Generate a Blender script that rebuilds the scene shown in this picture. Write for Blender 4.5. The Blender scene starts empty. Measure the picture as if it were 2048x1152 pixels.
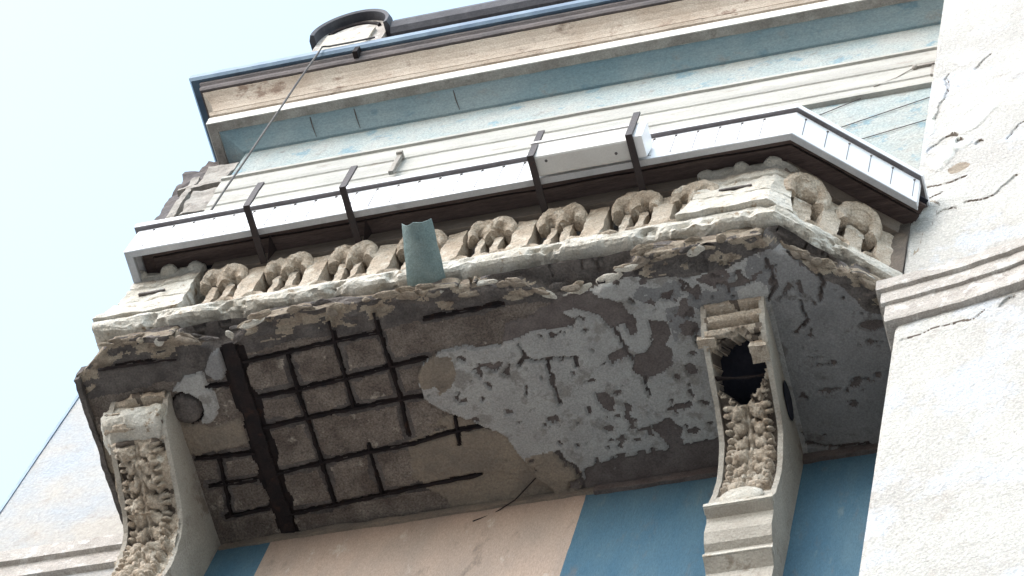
import bpy, bmesh, math, random
import numpy as np
from mathutils import Matrix, Vector

random.seed(4)
C = bpy.context.scene.collection
PI = math.pi

# ------------------------------------------------------------------ camera
cam_d = bpy.data.cameras.new('camera')
cam = bpy.data.objects.new('camera', cam_d)
C.objects.link(cam)
YAW, PITCH, ROLL = (math.radians(a) for a in (-35.670, 63.425, 23.064))
fwd = Vector((math.sin(YAW)*math.cos(PITCH), math.cos(YAW)*math.cos(PITCH), math.sin(PITCH)))
rgt = Vector((math.cos(YAW), -math.sin(YAW), 0))
up = rgt.cross(fwd)
r2 = math.cos(ROLL)*rgt + math.sin(ROLL)*up
u2 = -math.sin(ROLL)*rgt + math.cos(ROLL)*up
M = Matrix((r2, u2, -fwd)).transposed().to_4x4()
M.translation = (0, -7.1, 1.6)
cam.matrix_world = M
cam_d.sensor_width = 36
cam_d.lens = 36*6099/2048
cam_d.clip_start = 0.1
cam_d.clip_end = 3000
bpy.context.scene.camera = cam

# ------------------------------------------------------------------ sky and light
SUN_EL, SUN_AZ = 38, 215          # degrees; azimuth clockwise from +Y (sun stands in front of the wall, to the left)
w = bpy.data.worlds.new('World'); bpy.context.scene.world = w
w.use_nodes = True
nt = w.node_tree; nt.nodes.clear()
sky = nt.nodes.new('ShaderNodeTexSky'); sky.sky_type = 'NISHITA'; sky.sun_disc = False
sky.sun_elevation = math.radians(SUN_EL); sky.sun_rotation = math.radians(SUN_AZ)
sky.air_density = 1.0; sky.dust_density = 1.2; sky.ozone_density = 1.0
bg = nt.nodes.new('ShaderNodeBackground'); bg.inputs[1].default_value = 0.15
wo = nt.nodes.new('ShaderNodeOutputWorld')
hs = nt.nodes.new('ShaderNodeHueSaturation'); hs.inputs['Saturation'].default_value = 0.66; hs.inputs['Hue'].default_value = 0.474; hs.inputs['Value'].default_value = 1.1
nt.links.new(sky.outputs[0], hs.inputs['Color']); nt.links.new(hs.outputs[0], bg.inputs[0]); nt.links.new(bg.outputs[0], wo.inputs[0])
sd = bpy.data.lights.new('sun', 'SUN'); sd.energy = 0.55; sd.angle = math.radians(50); sd.color = (1.0, 0.95, 0.89)
so = bpy.data.objects.new('sun', sd); C.objects.link(so)
a, e = math.radians(SUN_AZ), math.radians(SUN_EL)
sv = Vector((math.sin(a)*math.cos(e), math.cos(a)*math.cos(e), math.sin(e)))
so.rotation_euler = sv.to_track_quat('Z', 'Y').to_euler()
vs = bpy.context.scene.view_settings
vs.view_transform = 'Standard'; vs.look = 'None'; vs.gamma = 1; vs.exposure = 1.86

# ------------------------------------------------------------------ noise (numpy)
def _h(i, j, k, s):
    n = (i*374761393 + j*668265263 + k*1274126177 + s*974711) & 0xffffffff
    n = ((n ^ (n >> 13))*1274126177) & 0xffffffff
    n = n ^ (n >> 16)
    return (n & 0xffff)/65535.0
def vn(x, y, z, s=0):
    x = np.asarray(x, float); y = np.asarray(y, float)+0*x; z = np.asarray(z, float)+0*x
    i = np.floor(x).astype(np.int64); j = np.floor(y).astype(np.int64); k = np.floor(z).astype(np.int64)
    u, v, t = x-i, y-j, z-k
    u = u*u*(3-2*u); v = v*v*(3-2*v); t = t*t*(3-2*t)
    def L(a, b, q): return a+(b-a)*q
    r = L(L(L(_h(i,j,k,s), _h(i+1,j,k,s), u), L(_h(i,j+1,k,s), _h(i+1,j+1,k,s), u), v),
          L(L(_h(i,j,k+1,s), _h(i+1,j,k+1,s), u), L(_h(i,j+1,k+1,s), _h(i+1,j+1,k+1,s), u), v), t)
    return r*2-1
def fbm(x, y, z, f, o=4, s=0):
    r = 0; a = 1; n = 0
    for q in range(o):
        r = r+a*vn(np.asarray(x)*f+7.3*q, np.asarray(y)*f+3.1*q, np.asarray(z)*f+1.7*q, s+q); n += a; a *= .5; f *= 2.03
    return r/n

# ------------------------------------------------------------------ materials
def mat(name, c1, c2, scale=3.0, dirt=(.12,.1,.085), dirt_amt=.25, dirt_scale=5.0, fine=.25, bump=.3, bscale=30.0,
        rough=.9, metal=0.0, stretch=(1,1,1), spec=.25, c3=None, c3t=.62, bdist=.01):
    m = bpy.data.materials.new(name); m.use_nodes = True
    t = m.node_tree; N = t.nodes; L = t.links
    b = N['Principled BSDF']
    b.inputs['Roughness'].default_value = rough; b.inputs['Metallic'].default_value = metal
    b.inputs['Specular IOR Level'].default_value = spec
    g = N.new('ShaderNodeNewGeometry'); mp = N.new('ShaderNodeMapping'); mp.inputs['Scale'].default_value = stretch
    L.new(g.outputs['Position'], mp.inputs[0])
    def noise(sc, det=6, off=0, ro=.6):
        n = N.new('ShaderNodeTexNoise'); n.inputs['Scale'].default_value = sc; n.inputs['Detail'].default_value = det
        n.inputs['Roughness'].default_value = ro
        if off:
            q = N.new('ShaderNodeVectorMath'); q.inputs[1].default_value = (off, off*1.7, off*.3); L.new(mp.outputs[0], q.inputs[0]); L.new(q.outputs[0], n.inputs[0])
        else: L.new(mp.outputs[0], n.inputs[0])
        return n
    def ramp(n, a, bb):
        r = N.new('ShaderNodeMapRange'); r.inputs[1].default_value = a; r.inputs[2].default_value = bb; L.new(n.outputs[0], r.inputs[0]); return r
    def mix(fac, A, B, mode='MIX'):
        x = N.new('ShaderNodeMix'); x.data_type = 'RGBA'; x.blend_type = mode; x.clamp_factor = True
        if isinstance(fac, (int, float)): x.inputs[0].default_value = fac
        else: L.new(fac, x.inputs[0])
        for idx, v in ((6, A), (7, B)):
            if isinstance(v, tuple): x.inputs[idx].default_value = (*v[:3], 1)
            else: L.new(v, x.inputs[idx])
        return x.outputs[2]
    col = mix(ramp(noise(scale, 8), .38, .62).outputs[0], c1, c2)
    if c3: col = mix(ramp(noise(scale*1.7, 9, 5.2, .65), c3t, c3t+.06).outputs[0], col, c3)
    if dirt_amt > 0:
        d = ramp(noise(dirt_scale, 10, 11.0, .68), .58, .72)
        mm = N.new('ShaderNodeMath'); mm.operation = 'MULTIPLY'; mm.inputs[1].default_value = dirt_amt; L.new(d.outputs[0], mm.inputs[0])
        col = mix(mm.outputs[0], col, dirt)
    fn = ramp(noise(bscale*2.2, 5, 3.3, .7), .3, .7)
    sp = N.new('ShaderNodeMapRange'); sp.inputs[3].default_value = 1-fine; sp.inputs[4].default_value = 1+fine*.6; L.new(fn.outputs[0], sp.inputs[0])
    hsv = N.new('ShaderNodeHueSaturation'); L.new(sp.outputs[0], hsv.inputs['Value']); L.new(col, hsv.inputs['Color'])
    L.new(hsv.outputs[0], b.inputs['Base Color'])
    if bump > 0:
        bn = noise(bscale, 8, 1.9, .65)
        bp = N.new('ShaderNodeBump'); bp.inputs['Strength'].default_value = bump; bp.inputs['Distance'].default_value = bdist
        L.new(bn.outputs[0], bp.inputs['Height']); L.new(bp.outputs[0], b.inputs['Normal'])
    return m
MT = {}
MT['wall'] = mat('pale_wall', (.33,.39,.39), (.41,.42,.395), 2.6, (.21,.17,.14), .55, 8, .35, .8, 30, c3=(.23,.33,.37), c3t=.56, bdist=.02)
MT['wall_low'] = mat('grey_wall', (.36,.385,.41), (.42,.39,.35), 1.6, (.26,.22,.18), .45, 6, .22, .8, 32, bdist=.02)
MT['blue'] = mat('blue_paint', (.055,.125,.185), (.08,.15,.20), 2.6, (.14,.135,.13), .55, 6, .24, .5, 40, c3=(.11,.17,.205), c3t=.60, stretch=(1.6,1,.45), bdist=.02)
MT['teal'] = mat('teal_paint', (.215,.315,.355), (.31,.385,.405), 2.0, (.32,.285,.245), .7, 5, .25, .5, 40, c3=(.16,.26,.31), c3t=.62, stretch=(.6,1,1))
MT['peach'] = mat('peach_paint', (.43,.325,.26), (.36,.285,.235), 2.6, (.19,.155,.13), .7, 6, .25, .5, 40, c3=(.48,.40,.34), c3t=.6, stretch=(1.6,1,.5), bdist=.02)
MT['stucco'] = mat('stucco', (.62,.60,.555), (.53,.505,.47), 1.1, (.33,.27,.225), .5, 4, .36, 1.0, 38, c3=(.60,.615,.64), c3t=.54, bdist=.035)
MT['mortar'] = mat('mortar', (.66,.65,.62), (.58,.57,.52), 9, (.42,.32,.2), .3, 6, .15, .8, 45, bdist=.02)
MT['trim'] = mat('trim_plaster', (.50,.46,.42), (.40,.365,.33), 7, (.13,.10,.085), .65, 10, .35, .8, 50, c3=(.58,.555,.52), c3t=.54, bdist=.02)
MT['white_trim'] = mat('white_trim', (.38,.37,.34), (.45,.44,.40), 4, (.22,.17,.13), .6, 5, .2, .5, 40, stretch=(.5,1,2))
MT['cornice'] = mat('cornice_plaster', (.37,.30,.235), (.46,.395,.325), 2.6, (.13,.085,.062), .9, 3.6, .3, .7, 45, c3=(.23,.165,.125), c3t=.60, stretch=(.8,1,1))
MT['cornice_dark'] = mat('cornice_dark', (.10,.09,.09), (.14,.12,.115), 6, (.045,.036,.036), .6, 6, .3, .5, 40, stretch=(.5,1,1))
MT['lip'] = mat('cornice_lip', (.26,.235,.21), (.37,.345,.31), 7, (.09,.075,.065), .7, 8, .3, .7, 40)
MT['drip'] = mat('drip_white', (.60,.58,.53), (.64,.62,.58), 4, (.38,.31,.24), .3, 7, .1, .2, 40)
MT['gutter'] = mat('gutter_metal', (.08,.12,.17), (.12,.17,.22), 5, (.04,.04,.05), .3, 6, .1, .1, 40, rough=.45, metal=.5)
MT['roof'] = mat('roof_dark', (.06,.06,.07), (.09,.09,.10), 7, (.03,.03,.03), .3, 6, .2, .4, 40, rough=.7)
MT['stone'] = mat('balustrade_stone', (.45,.365,.28), (.55,.475,.385), 8, (.15,.105,.075), .75, 9, .42, 1.0, 45, c3=(.62,.56,.47), c3t=.57, bdist=.02)
MT['stone_light'] = mat('light_stone', (.54,.495,.42), (.63,.60,.535), 8, (.20,.145,.10), .65, 10, .3, .95, 45, c3=(.36,.285,.205), c3t=.60, bdist=.02)
MT['recess'] = mat('recess_stone', (.11,.09,.075), (.16,.13,.105), 8, (.05,.04,.035), .6, 9, .3, .7, 45)  # dark stone: shade of recesses and crevices put into the colour
MT['concrete'] = mat('raw_concrete', (.155,.124,.105), (.265,.222,.188), 6, (.055,.043,.038), .6, 7, .6, 1.0, 42, c3=(.38,.335,.28), c3t=.61, bdist=.025)
MT['under'] = mat('undercoat', (.115,.094,.088), (.16,.135,.125), 8, (.06,.05,.046), .5, 8, .35, .8, 45, c3=(.20,.18,.165), c3t=.66)
MT['plaster'] = mat('grey_plaster', (.335,.325,.31), (.395,.385,.365), 4.5, (.15,.13,.115), .6, 9, .3, .7, 45, c3=(.265,.25,.23), c3t=.55, bdist=.015)
MT['plaster_dark'] = mat('grey_plaster_dark', (.205,.20,.198), (.25,.243,.238), 4.2, (.10,.087,.08), .6, 9, .3, .8, 45, c3=(.155,.142,.135), c3t=.58)
MT['cement'] = mat('tan_cement', (.28,.232,.18), (.215,.18,.147), 5, (.11,.09,.075), .55, 7, .3, .8, 40, bdist=.02)
MT['grime'] = mat('grime', (.095,.083,.078), (.16,.14,.128), 8, (.04,.035,.034), .55, 9, .4, 1.0, 40, bdist=.02)
MT['edge'] = mat('broken_edge', (.42,.355,.275), (.27,.215,.165), 11, (.10,.072,.055), .8, 11, .4, 1.0, 45, stretch=(1,1,3), bdist=.02)
MT['rust'] = mat('rusty_iron', (.014,.011,.012), (.024,.016,.015), 14, (.08,.038,.022), .55, 10, .3, .8, 60, rough=.85)
MT['bracket_iron'] = mat('brown_iron', (.020,.014,.015), (.030,.02,.02), 10, (.12,.045,.022), .5, 9, .2, .4, 60, rough=.6, spec=.4)
MT['pvc'] = mat('white_pvc', (.74,.74,.76), (.76,.76,.77), 2, (.5,.5,.5), .15, 5, .04, .04, 30, rough=.35, spec=.5)
MT['pvc_joint'] = mat('pvc_joint', (.16,.16,.17), (.22,.22,.23), 4, dirt_amt=0, fine=.05, bump=0)
MT['lip_grey'] = mat('grey_lip', (.40,.41,.43), (.46,.46,.47), 5, (.2,.2,.2), .4, 9, .12, .15, 40, rough=.6)
MT['screw'] = mat('screw', (.10,.09,.09), (.14,.13,.12), 9, dirt_amt=0, bump=0)
MT['wood'] = mat('dark_wood', (.085,.06,.055), (.13,.095,.085), 9, (.03,.022,.02), .6, 9, .35, .7, 40, stretch=(.25,3,3))
MT['wood_light'] = mat('weathered_wood', (.23,.185,.15), (.30,.25,.205), 7, (.10,.07,.05), .5, 8, .25, .5, 40, stretch=(.3,2,2))
MT['planter'] = mat('planter_plastic', (.52,.50,.475), (.56,.545,.52), 5, (.28,.24,.2), .35, 7, .08, .15, 40, rough=.5)
MT['spout'] = mat('green_spout', (.17,.235,.235), (.235,.30,.29), 9, (.07,.09,.09), .6, 11, .3, .7, 50, rough=.7, c3=(.34,.38,.36), c3t=.64)
MT['cable'] = mat('cable', (.09,.08,.08), (.12,.11,.10), 9, dirt_amt=0, bump=0, rough=.7)
MT['bside'] = mat('bracket_side', (.38,.345,.295), (.46,.425,.37), 3, (.19,.155,.13), .65, 6, .26, .8, 45, c3=(.28,.24,.195), c3t=.6, bdist=.02)
MT['pave'] = mat('paving', (.30,.28,.255), (.34,.325,.30), 2, (.15,.14,.13), .3, 4, .1, .2, 20)
MT['asphalt'] = mat('asphalt', (.10,.10,.10), (.14,.135,.13), 2, (.06,.06,.06), .3, 4, .2, .3, 30)
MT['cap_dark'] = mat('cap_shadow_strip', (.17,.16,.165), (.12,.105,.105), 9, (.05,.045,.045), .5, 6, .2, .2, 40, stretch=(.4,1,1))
MT['black'] = mat('cavity_shade', (.012,.014,.022), (.02,.02,.028), 9, dirt_amt=0, fine=.2, bump=.3)  # near-black, stands in for the shade inside holes and gaps

# ------------------------------------------------------------------ mesh helpers
class MB:
    def __init__(s): s.v = []; s.f = []; s.m = []
    def add(s, V, F, mi=0):
        o = len(s.v); s.v += [tuple(p) for p in V]; s.f += [tuple(i+o for i in q) for q in F]; s.m += [mi]*len(F)
    def grid(s, P, mi=0, close_u=False, flip=False):
        P = np.asarray(P); nu, nv = P.shape[:2]
        idx = np.arange(nu*nv).reshape(nu, nv); F = []
        for i in range(nu if close_u else nu-1):
            a, b = idx[i], idx[(i+1) % nu]
            for j in range(nv-1):
                q = (a[j], b[j], b[j+1], a[j+1]); F.append(q[::-1] if flip else q)
        s.add(P.reshape(-1, 3).tolist(), [tuple(int(k) for k in q) for q in F], mi)
    def box(s, x0, x1, y0, y1, z0, z1, r=None, mi=0):
        if r is None: r = max(x1-x0, y1-y0, z1-z0)
        def ax(a, b): return np.linspace(a, b, max(2, int(math.ceil((b-a)/r))+1))
        X, Y, Z = ax(x0, x1), ax(y0, y1), ax(z0, z1)
        def g(A, B, fn, fl):
            a, b = np.meshgrid(A, B, indexing='ij'); s.grid(np.stack(fn(a, b), -1), mi, flip=fl)
        g(X, Z, lambda a, b: (a, a*0+y0, b), False); g(X, Z, lambda a, b: (a, a*0+y1, b), True)
        g(X, Y, lambda a, b: (a, b, a*0+z0), True); g(X, Y, lambda a, b: (a, b, a*0+z1), False)
        g(Y, Z, lambda a, b: (a*0+x0, a, b), True); g(Y, Z, lambda a, b: (a*0+x1, a, b), False)
    def tube(s, pts, r, n=8, mi=0):
        pts = [Vector(p) for p in pts]; R = r if hasattr(r, '__len__') else [r]*len(pts)
        up0 = Vector((0, 0, 1)); rings = []
        for i, p in enumerate(pts):
            d = (pts[min(i+1, len(pts)-1)]-pts[max(i-1, 0)]).normalized()
            u = d.cross(up0)
            if u.length < .05: u = d.cross(Vector((0, 1, 0)))
            u.normalize(); vv = d.cross(u)
            rings.append([p+(u*math.cos(2*PI*k/n)+vv*math.sin(2*PI*k/n))*R[i] for k in range(n)])
        V = [tuple(q) for rg in rings for q in rg]; F = []
        for i in range(len(rings)-1):
            for k in range(n):
                F.append((i*n+k, i*n+(k+1) % n, (i+1)*n+(k+1) % n, (i+1)*n+k))
        F.append(tuple(range(n))[::-1]); F.append(tuple((len(rings)-1)*n+k for k in range(n)))
        s.add(V, F, mi)
    def ball(s, c, rx, ry, rz, nu=14, nv=9, mi=0):
        u = np.linspace(0, 2*PI, nu+1); v = np.linspace(0, PI, nv)
        U, W = np.meshgrid(u, v, indexing='ij')
        s.grid(np.stack((c[0]+rx*np.cos(U)*np.sin(W), c[1]+ry*np.sin(U)*np.sin(W), c[2]-rz*np.cos(W)), -1), mi)
    def build(s, name, mats, parent=None, amp=0, freq=12, smooth=False, amp2=0, freq2=50, merge=.0004, seed=0, dmap=None):
        V = np.array(s.v, float)
        if dmap is not None: V = dmap(V)
        if amp or amp2:
            D = np.zeros_like(V)
            for k in range(3):
                if amp: D[:, k] += amp*fbm(V[:, 0], V[:, 1], V[:, 2], freq, 3, 20+k*7+seed)
                if amp2: D[:, k] += amp2*fbm(V[:, 0], V[:, 1], V[:, 2], freq2, 2, 60+k*7+seed)
            V = V+D
        me = bpy.data.meshes.new(name); me.from_pydata(V.tolist(), [], s.f)
        if not isinstance(mats, (list, tuple)): mats = [mats]
        for m in mats: me.materials.append(m if not isinstance(m, str) else MT[m])
        me.polygons.foreach_set('material_index', s.m)
        bm = bmesh.new(); bm.from_mesh(me)
        if merge: bmesh.ops.remove_doubles(bm, verts=bm.verts, dist=merge)
        bmesh.ops.recalc_face_normals(bm, faces=bm.faces)
        bm.to_mesh(me); bm.free()
        if smooth: me.polygons.foreach_set('use_smooth', [True]*len(me.polygons))
        me.update()
        o = bpy.data.objects.new(name, me); C.objects.link(o)
        if parent: o.parent = parent; o.matrix_parent_inverse = Matrix.Translation(-parent.matrix_basis.translation) if parent.type == 'EMPTY' else Matrix()
        return o
def thing(name, label, cat, loc=(0,0,0), group=None):
    o = bpy.data.objects.new(name, None); C.objects.link(o); o.location = loc; o.empty_display_size = .2
    o['label'] = label; o['category'] = cat
    if group: o['group'] = group
    return o
def tag(o, label, cat, group=None):
    o['label'] = label; o['category'] = cat
    if group: o['group'] = group
    return o
def reparent(o, p):
    o.parent = p; o.matrix_parent_inverse = Matrix()

def sub_loop(P, r):
    out = []
    for i in range(len(P)):
        a = np.array(P[i]); b = np.array(P[(i+1) % len(P)]); n = max(1, int(math.ceil(np.linalg.norm(b-a)/r)))
        for k in range(n): out.append(a+(b-a)*k/n)
    return out
def miters(path, closed=False):
    """outward (right-hand of travel) miter vectors for a 2-D polyline"""
    P = [np.array(p, float) for p in path]; n = len(P); out = []
    def nrm(a, b):
        d = b-a; d /= np.linalg.norm(d); return np.array([d[1], -d[0]])
    for i in range(n):
        if closed: n1, n2 = nrm(P[i-1], P[i]), nrm(P[i], P[(i+1) % n])
        else:
            n1 = nrm(P[i-1], P[i]) if i > 0 else nrm(P[0], P[1]); n2 = nrm(P[i], P[i+1]) if i < n-1 else nrm(P[-2], P[-1])
        out.append((n1+n2)/(1+n1@n2))
    return out
def sweep(mb, path, profile, res=1e9, pres=1e9, mi=0, caps=True, xend=None):
    """profile: closed loop of (d outward, z). path runs left to right as seen from the street, outward = right-hand side"""
    ms = miters(path); prof = sub_loop(profile, pres)
    cols = []
    for i in range(len(path)):
        col = []
        for d, z in prof:
            p = np.array(path[i])+ms[i]*d
            if xend is not None and i == len(path)-1:
                t = np.array(path[i])-np.array(path[i-1]); p = p+t*((xend-p[0])/t[0])
            col.append((p[0], p[1], z))
        cols.append(np.array(col))
    rows = []
    for i in range(len(cols)-1):
        n = max(1, int(math.ceil(np.linalg.norm(cols[i+1][0]-cols[i][0])/res)))
        for k in range(n): rows.append(cols[i]+(cols[i+1]-cols[i])*k/n)
    rows.append(cols[-1])
    P = np.array(rows); P = np.concatenate([P, P[:, :1]], 1)
    mb.grid(P, mi)
    if caps:
        for c in (rows[0], rows[-1]): mb.add(c.tolist(), [tuple(range(len(c)))], mi)
def stack(mb, plan, levels, res=.03, mi=0):
    """plan polygon (counter-clockwise seen from above), levels: (z, outward offset)"""
    ms = miters(plan, True)
    zs = []
    for (z0, d0), (z1, d1) in zip(levels[:-1], levels[1:]):
        n = max(1, int(math.ceil(abs(z1-z0)/res)))
        for k in range(n): zs.append((z0+(z1-z0)*k/n, d0+(d1-d0)*k/n))
    zs.append(levels[-1]); rings = []
    for z, d in zs:
        pl = sub_loop([np.array(p)+m*d for p, m in zip(plan, ms)], 1e9)
        ring = []
        for i in range(len(pl)):
            a, b = pl[i], pl[(i+1) % len(pl)]; base = np.linalg.norm(np.array(plan[i])-np.array(plan[(i+1) % len(plan)]))
            n = max(1, int(math.ceil(base/res)))
            for k in range(n): q = a+(b-a)*k/n; ring.append((q[0], q[1], z))
        rings.append(ring)
    P = np.array(rings); mb.grid(np.transpose(np.concatenate([P, P[:, :1]], 1), (1, 0, 2)), mi)
    for rg in (rings[0], rings[-1]): mb.add(rg, [tuple(range(len(rg)))], mi)
def inpoly(X, Y, poly):
    r = np.zeros(X.shape, bool); n = len(poly)
    for i in range(n):
        x0, y0 = poly[i]; x1, y1 = poly[(i+1) % n]
        if y0 == y1: continue
        r ^= ((y0 > Y) != (y1 > Y)) & (X < (x1-x0)*(Y-y0)/(y1-y0)+x0)
    return r
def dseg(X, Y, pts):
    r = np.full(X.shape, 9.0)
    for (x0, y0), (x1, y1) in zip(pts[:-1], pts[1:]):
        dx, dy = x1-x0, y1-y0; t = np.clip(((X-x0)*dx+(Y-y0)*dy)/(dx*dx+dy*dy+1e-9), 0, 1)
        r = np.minimum(r, np.hypot(X-x0-t*dx, Y-y0-t*dy))
    return r
def grid_object(name, P, midx, mats, parent):
    """P (nu,nv,3) points, midx (nu-1,nv-1) face material"""
    nu, nv = P.shape[:2]; idx = np.arange(nu*nv).reshape(nu, nv)
    F = np.stack([idx[:-1, :-1], idx[1:, :-1], idx[1:, 1:], idx[:-1, 1:]], -1).reshape(-1, 4)
    me = bpy.data.meshes.new(name)
    me.vertices.add(nu*nv); me.vertices.foreach_set('co', P.reshape(-1).astype(np.float32))
    me.loops.add(F.size); me.loops.foreach_set('vertex_index', F.reshape(-1).astype(np.int32))
    me.polygons.add(len(F)); me.polygons.foreach_set('loop_start', np.arange(0, F.size, 4, dtype=np.int32))
    me.polygons.foreach_set('loop_total', np.full(len(F), 4, np.int32))
    for m in mats: me.materials.append(MT[m])
    me.polygons.foreach_set('material_index', midx.reshape(-1).astype(np.int32))
    me.update(calc_edges=True); me.validate()
    o = bpy.data.objects.new(name, me); C.objects.link(o)
    if parent: reparent(o, parent)
    return o

PX = -2.205           # left face of the adjoining building
# ------------------------------------------------------------------ ground
def ground():
    g = MB(); g.box(-400, 400, -400, 400, -.5, 0); o = g.build('road', 'asphalt'); o['kind'] = 'structure'
    g = MB(); g.box(-60, 60, -9.5, 1, .004, .12); o = g.build('pavement', 'pave'); o['kind'] = 'structure'
ground()

# ------------------------------------------------------------------ main building
B = thing('building', 'old plastered building behind the balcony with stained cornice, blue and peach wall', 'building')
def bpart(mb, name, m, **k):
    p = k.pop('parent', B); o = mb.build(name, m, None, **k); reparent(o, p); return o
m = MB(); m.box(-7.92, PX, 0, 8, .13, 23.4); wall = bpart(m, 'wall', 'wall')
m = MB(); m.box(-7.922, -6.47, -.006, 0.5, .14, 19.5); o = bpart(m, 'wall_panel', 'wall_low'); o['label'] = 'pale grey plastered lower wall at the left corner'
for nm, x0, x1, mt in (('wall_panel', -6.465, -5.93, 'blue'), ('wall_panel', -5.93, -4.10, 'peach'), ('wall_panel', -4.10, -2.21, 'blue')):
    m = MB(); m.box(x0, x1, -.006, .01, 13.6, 15.965, r=.04); m.box(x0, x1, -.0055, .3, .14, 13.6); o = bpart(m, nm, mt, dmap=lambda V: V+np.stack([.004*fbm(V[:,2]*1.0, V[:,0], 0, 7, 3, 5)*(V[:,1] < .02), 0*V[:,0], 0*V[:,0]], 1))
    o['label'] = 'peach painted wall field' if mt == 'peach' else 'blue painted wall field'
# junction strip of rough plaster between soffit and wall
m = MB(); m.box(-4.05, -2.21, -.03, .02, 15.93, 16.01, r=.03); bpart(m, 'wall_plate', 'under', amp=.012, freq=9, amp2=.004)
m = MB(); m.box(-6.24, -4.05, -.022, .02, 15.95, 16.01, r=.03); bpart(m, 'wall_plate', 'cement', amp=.016, freq=7, amp2=.005)
m = MB(); m.box(-7.94, -7.918, -.014, .02, .14, 19.6, r=.5); bpart(m, 'corner_strip', 'gutter', amp=.002, freq=3)
# string course: stepped fascias
m = MB()
prof = [(-.05,22.01),(.085,22.01),(.085,21.975),(.066,21.97),(.066,21.80),(.06,21.765),(.05,21.755),(.05,21.525),(.04,21.515),(.04,21.44),(.036,21.405),(-.05,21.40)]
sweep(m, [(-7.9,0),(PX,0)], prof, res=.06)
bpart(m, 'string_course', 'white_trim', amp=.002, freq=4)
# cornice with left return
cp = [(-7.92,3.0),(-7.92,0),(PX,0)]
m = MB()
sweep(m, cp, [(-.02,22.79),(.185,22.79),(.19,22.765),(.262,22.765),(.262,22.80),(.05,22.81),(-.02,22.82)], res=.05)
bpart(m, 'cornice_lip', 'lip', amp=.004, freq=9, amp2=.003, freq2=35)
m = MB(); sweep(m, cp, [(.02,22.80),(.27,22.768),(.275,22.885),(.02,22.90)], res=.5)
bpart(m, 'drip_band', 'drip')
m = MB(); sweep(m, cp, [(-.01,22.70),(.02,22.70),(.10,22.745),(.186,22.775),(.186,22.80),(-.01,22.80)], res=.05)
sof = bpart(m, 'cornice_soffit', 'teal', amp=.002, freq=5)
for k, (x, a1) in enumerate([(-7.36,.04),(-6.2,.05),(-7.0,.02)]):
    q = MB(); q.tube([(x,-.17,22.772),(x+.01,-.10,22.738),(x+.03,-.03,22.70)], [.006,.004,.002], 5); bpart(q, 'soffit_crack', 'grime', amp=.003, freq=30, parent=sof)
m = MB()
pr = [(.0,22.885),(.262,22.885),(.250,22.902),(.252,22.912),(.280,22.925),(.294,22.96),(.284,22.99),(.262,23.0),(.262,23.012),(.280,23.018),(.290,23.06),(.31,23.11),(.345,23.16),(.385,23.20),(.385,23.215),(0,23.215)]
sweep(m, cp, pr, res=.06); bpart(m, 'cornice_moulding', 'cornice', amp=.003, freq=6, amp2=.002, freq2=30)
m = MB(); sweep(m, cp, [(.0,23.21),(.405,23.212),(.415,23.24),(.412,23.29),(.43,23.31),(.43,23.35),(0,23.35)], res=.07); bpart(m, 'eaves_board', 'cornice_dark', amp=.003, freq=8)
m = MB(); sweep(m, [(-7.97,3.0),(-7.97,-.0),(PX,-.0)], [(.30,23.35),(.455,23.345),(.475,23.37),(.475,23.44),(.46,23.44),(.30,23.42)], res=.3)
gut = bpart(m, 'gutter', 'gutter')
m = MB(); m.box(-7.04, -7.0, -.475, -.38, 23.24, 23.35); bpart(m, 'gutter_bracket', 'rust', parent=gut)
# attic parapet, coping and arched dormer
m = MB(); m.box(-7.12, PX, -.12, 2, 23.40, 24.62); bpart(m, 'attic_wall', 'trim')
m = MB(); sweep(m, [(-7.12,-.12),(PX,-.12)], [(-.4,24.60),(.03,24.60),(.07,24.64),(.09,24.72),(.07,24.82),(.02,24.88),(-.4,24.92)], res=.2); bpart(m, 'roof_coping', 'roof')
def dormer():
    d = MB(); n = 22; x0, x1, zb, zt = -7.78, -7.17, 23.4, 24.70
    cx, rx = (x0+x1)/2, (x1-x0)/2
    out = [(x0, zb)]+[(cx-rx*math.cos(t), zt+.36*math.sin(t)) for t in np.linspace(0, PI, n)]+[(x1, zb)]
    V = [(x, -.16, z) for x, z in out]+[(x, .7, z) for x, z in out]; N = len(out)
    d.add(V, [tuple(range(N)), tuple(range(N, 2*N))[::-1]]+[(i, (i+1) % N, N+(i+1) % N, N+i) for i in range(N)])
    do = bpart(d, 'dormer', 'trim', amp=.0)
    h = MB(); P = []
    for t in np.linspace(-.12, PI+.12, 34):
        row = []
        for dr, y in ((-.0,-.24),(.03,-.25),(.05,-.2),(.05,.75),(.0,.75)):
            wv = .007*math.sin(t*34)*(dr > .05)
            row.append((cx-(rx+dr+wv)*math.cos(t), y, zt+(.36+dr+wv)*math.sin(t)))
        P.append(row)
    h.grid(P); h.add(P[0], [(0,1,2,3,4)]); h.add(P[-1], [(4,3,2,1,0)])
    for i in range(len(P)-1): h.add([P[i][0], P[i+1][0], P[i+1][4], P[i][4]], [(0,1,2,3)])
    ho = h.build('dormer_hood', ['roof']); reparent(ho, do)
    k = MB(); pts = [(cx-(rx-.05)*math.cos(t), -.165, zt-.02+.30*math.sin(t)) for t in np.linspace(.5, 2.6, 14)]
    k.tube(pts, .018, 6); ko = k.build('dormer_crack', 'rust', amp=.01, freq=12); reparent(ko, do)
    q = MB(); q.box(cx-.22, cx+.2, -.19, -.15, 24.30, 24.75, r=.05); qo = q.build('dormer_panel', 'stone_light', amp=.006, freq=9); reparent(qo, do)
dormer()
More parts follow.
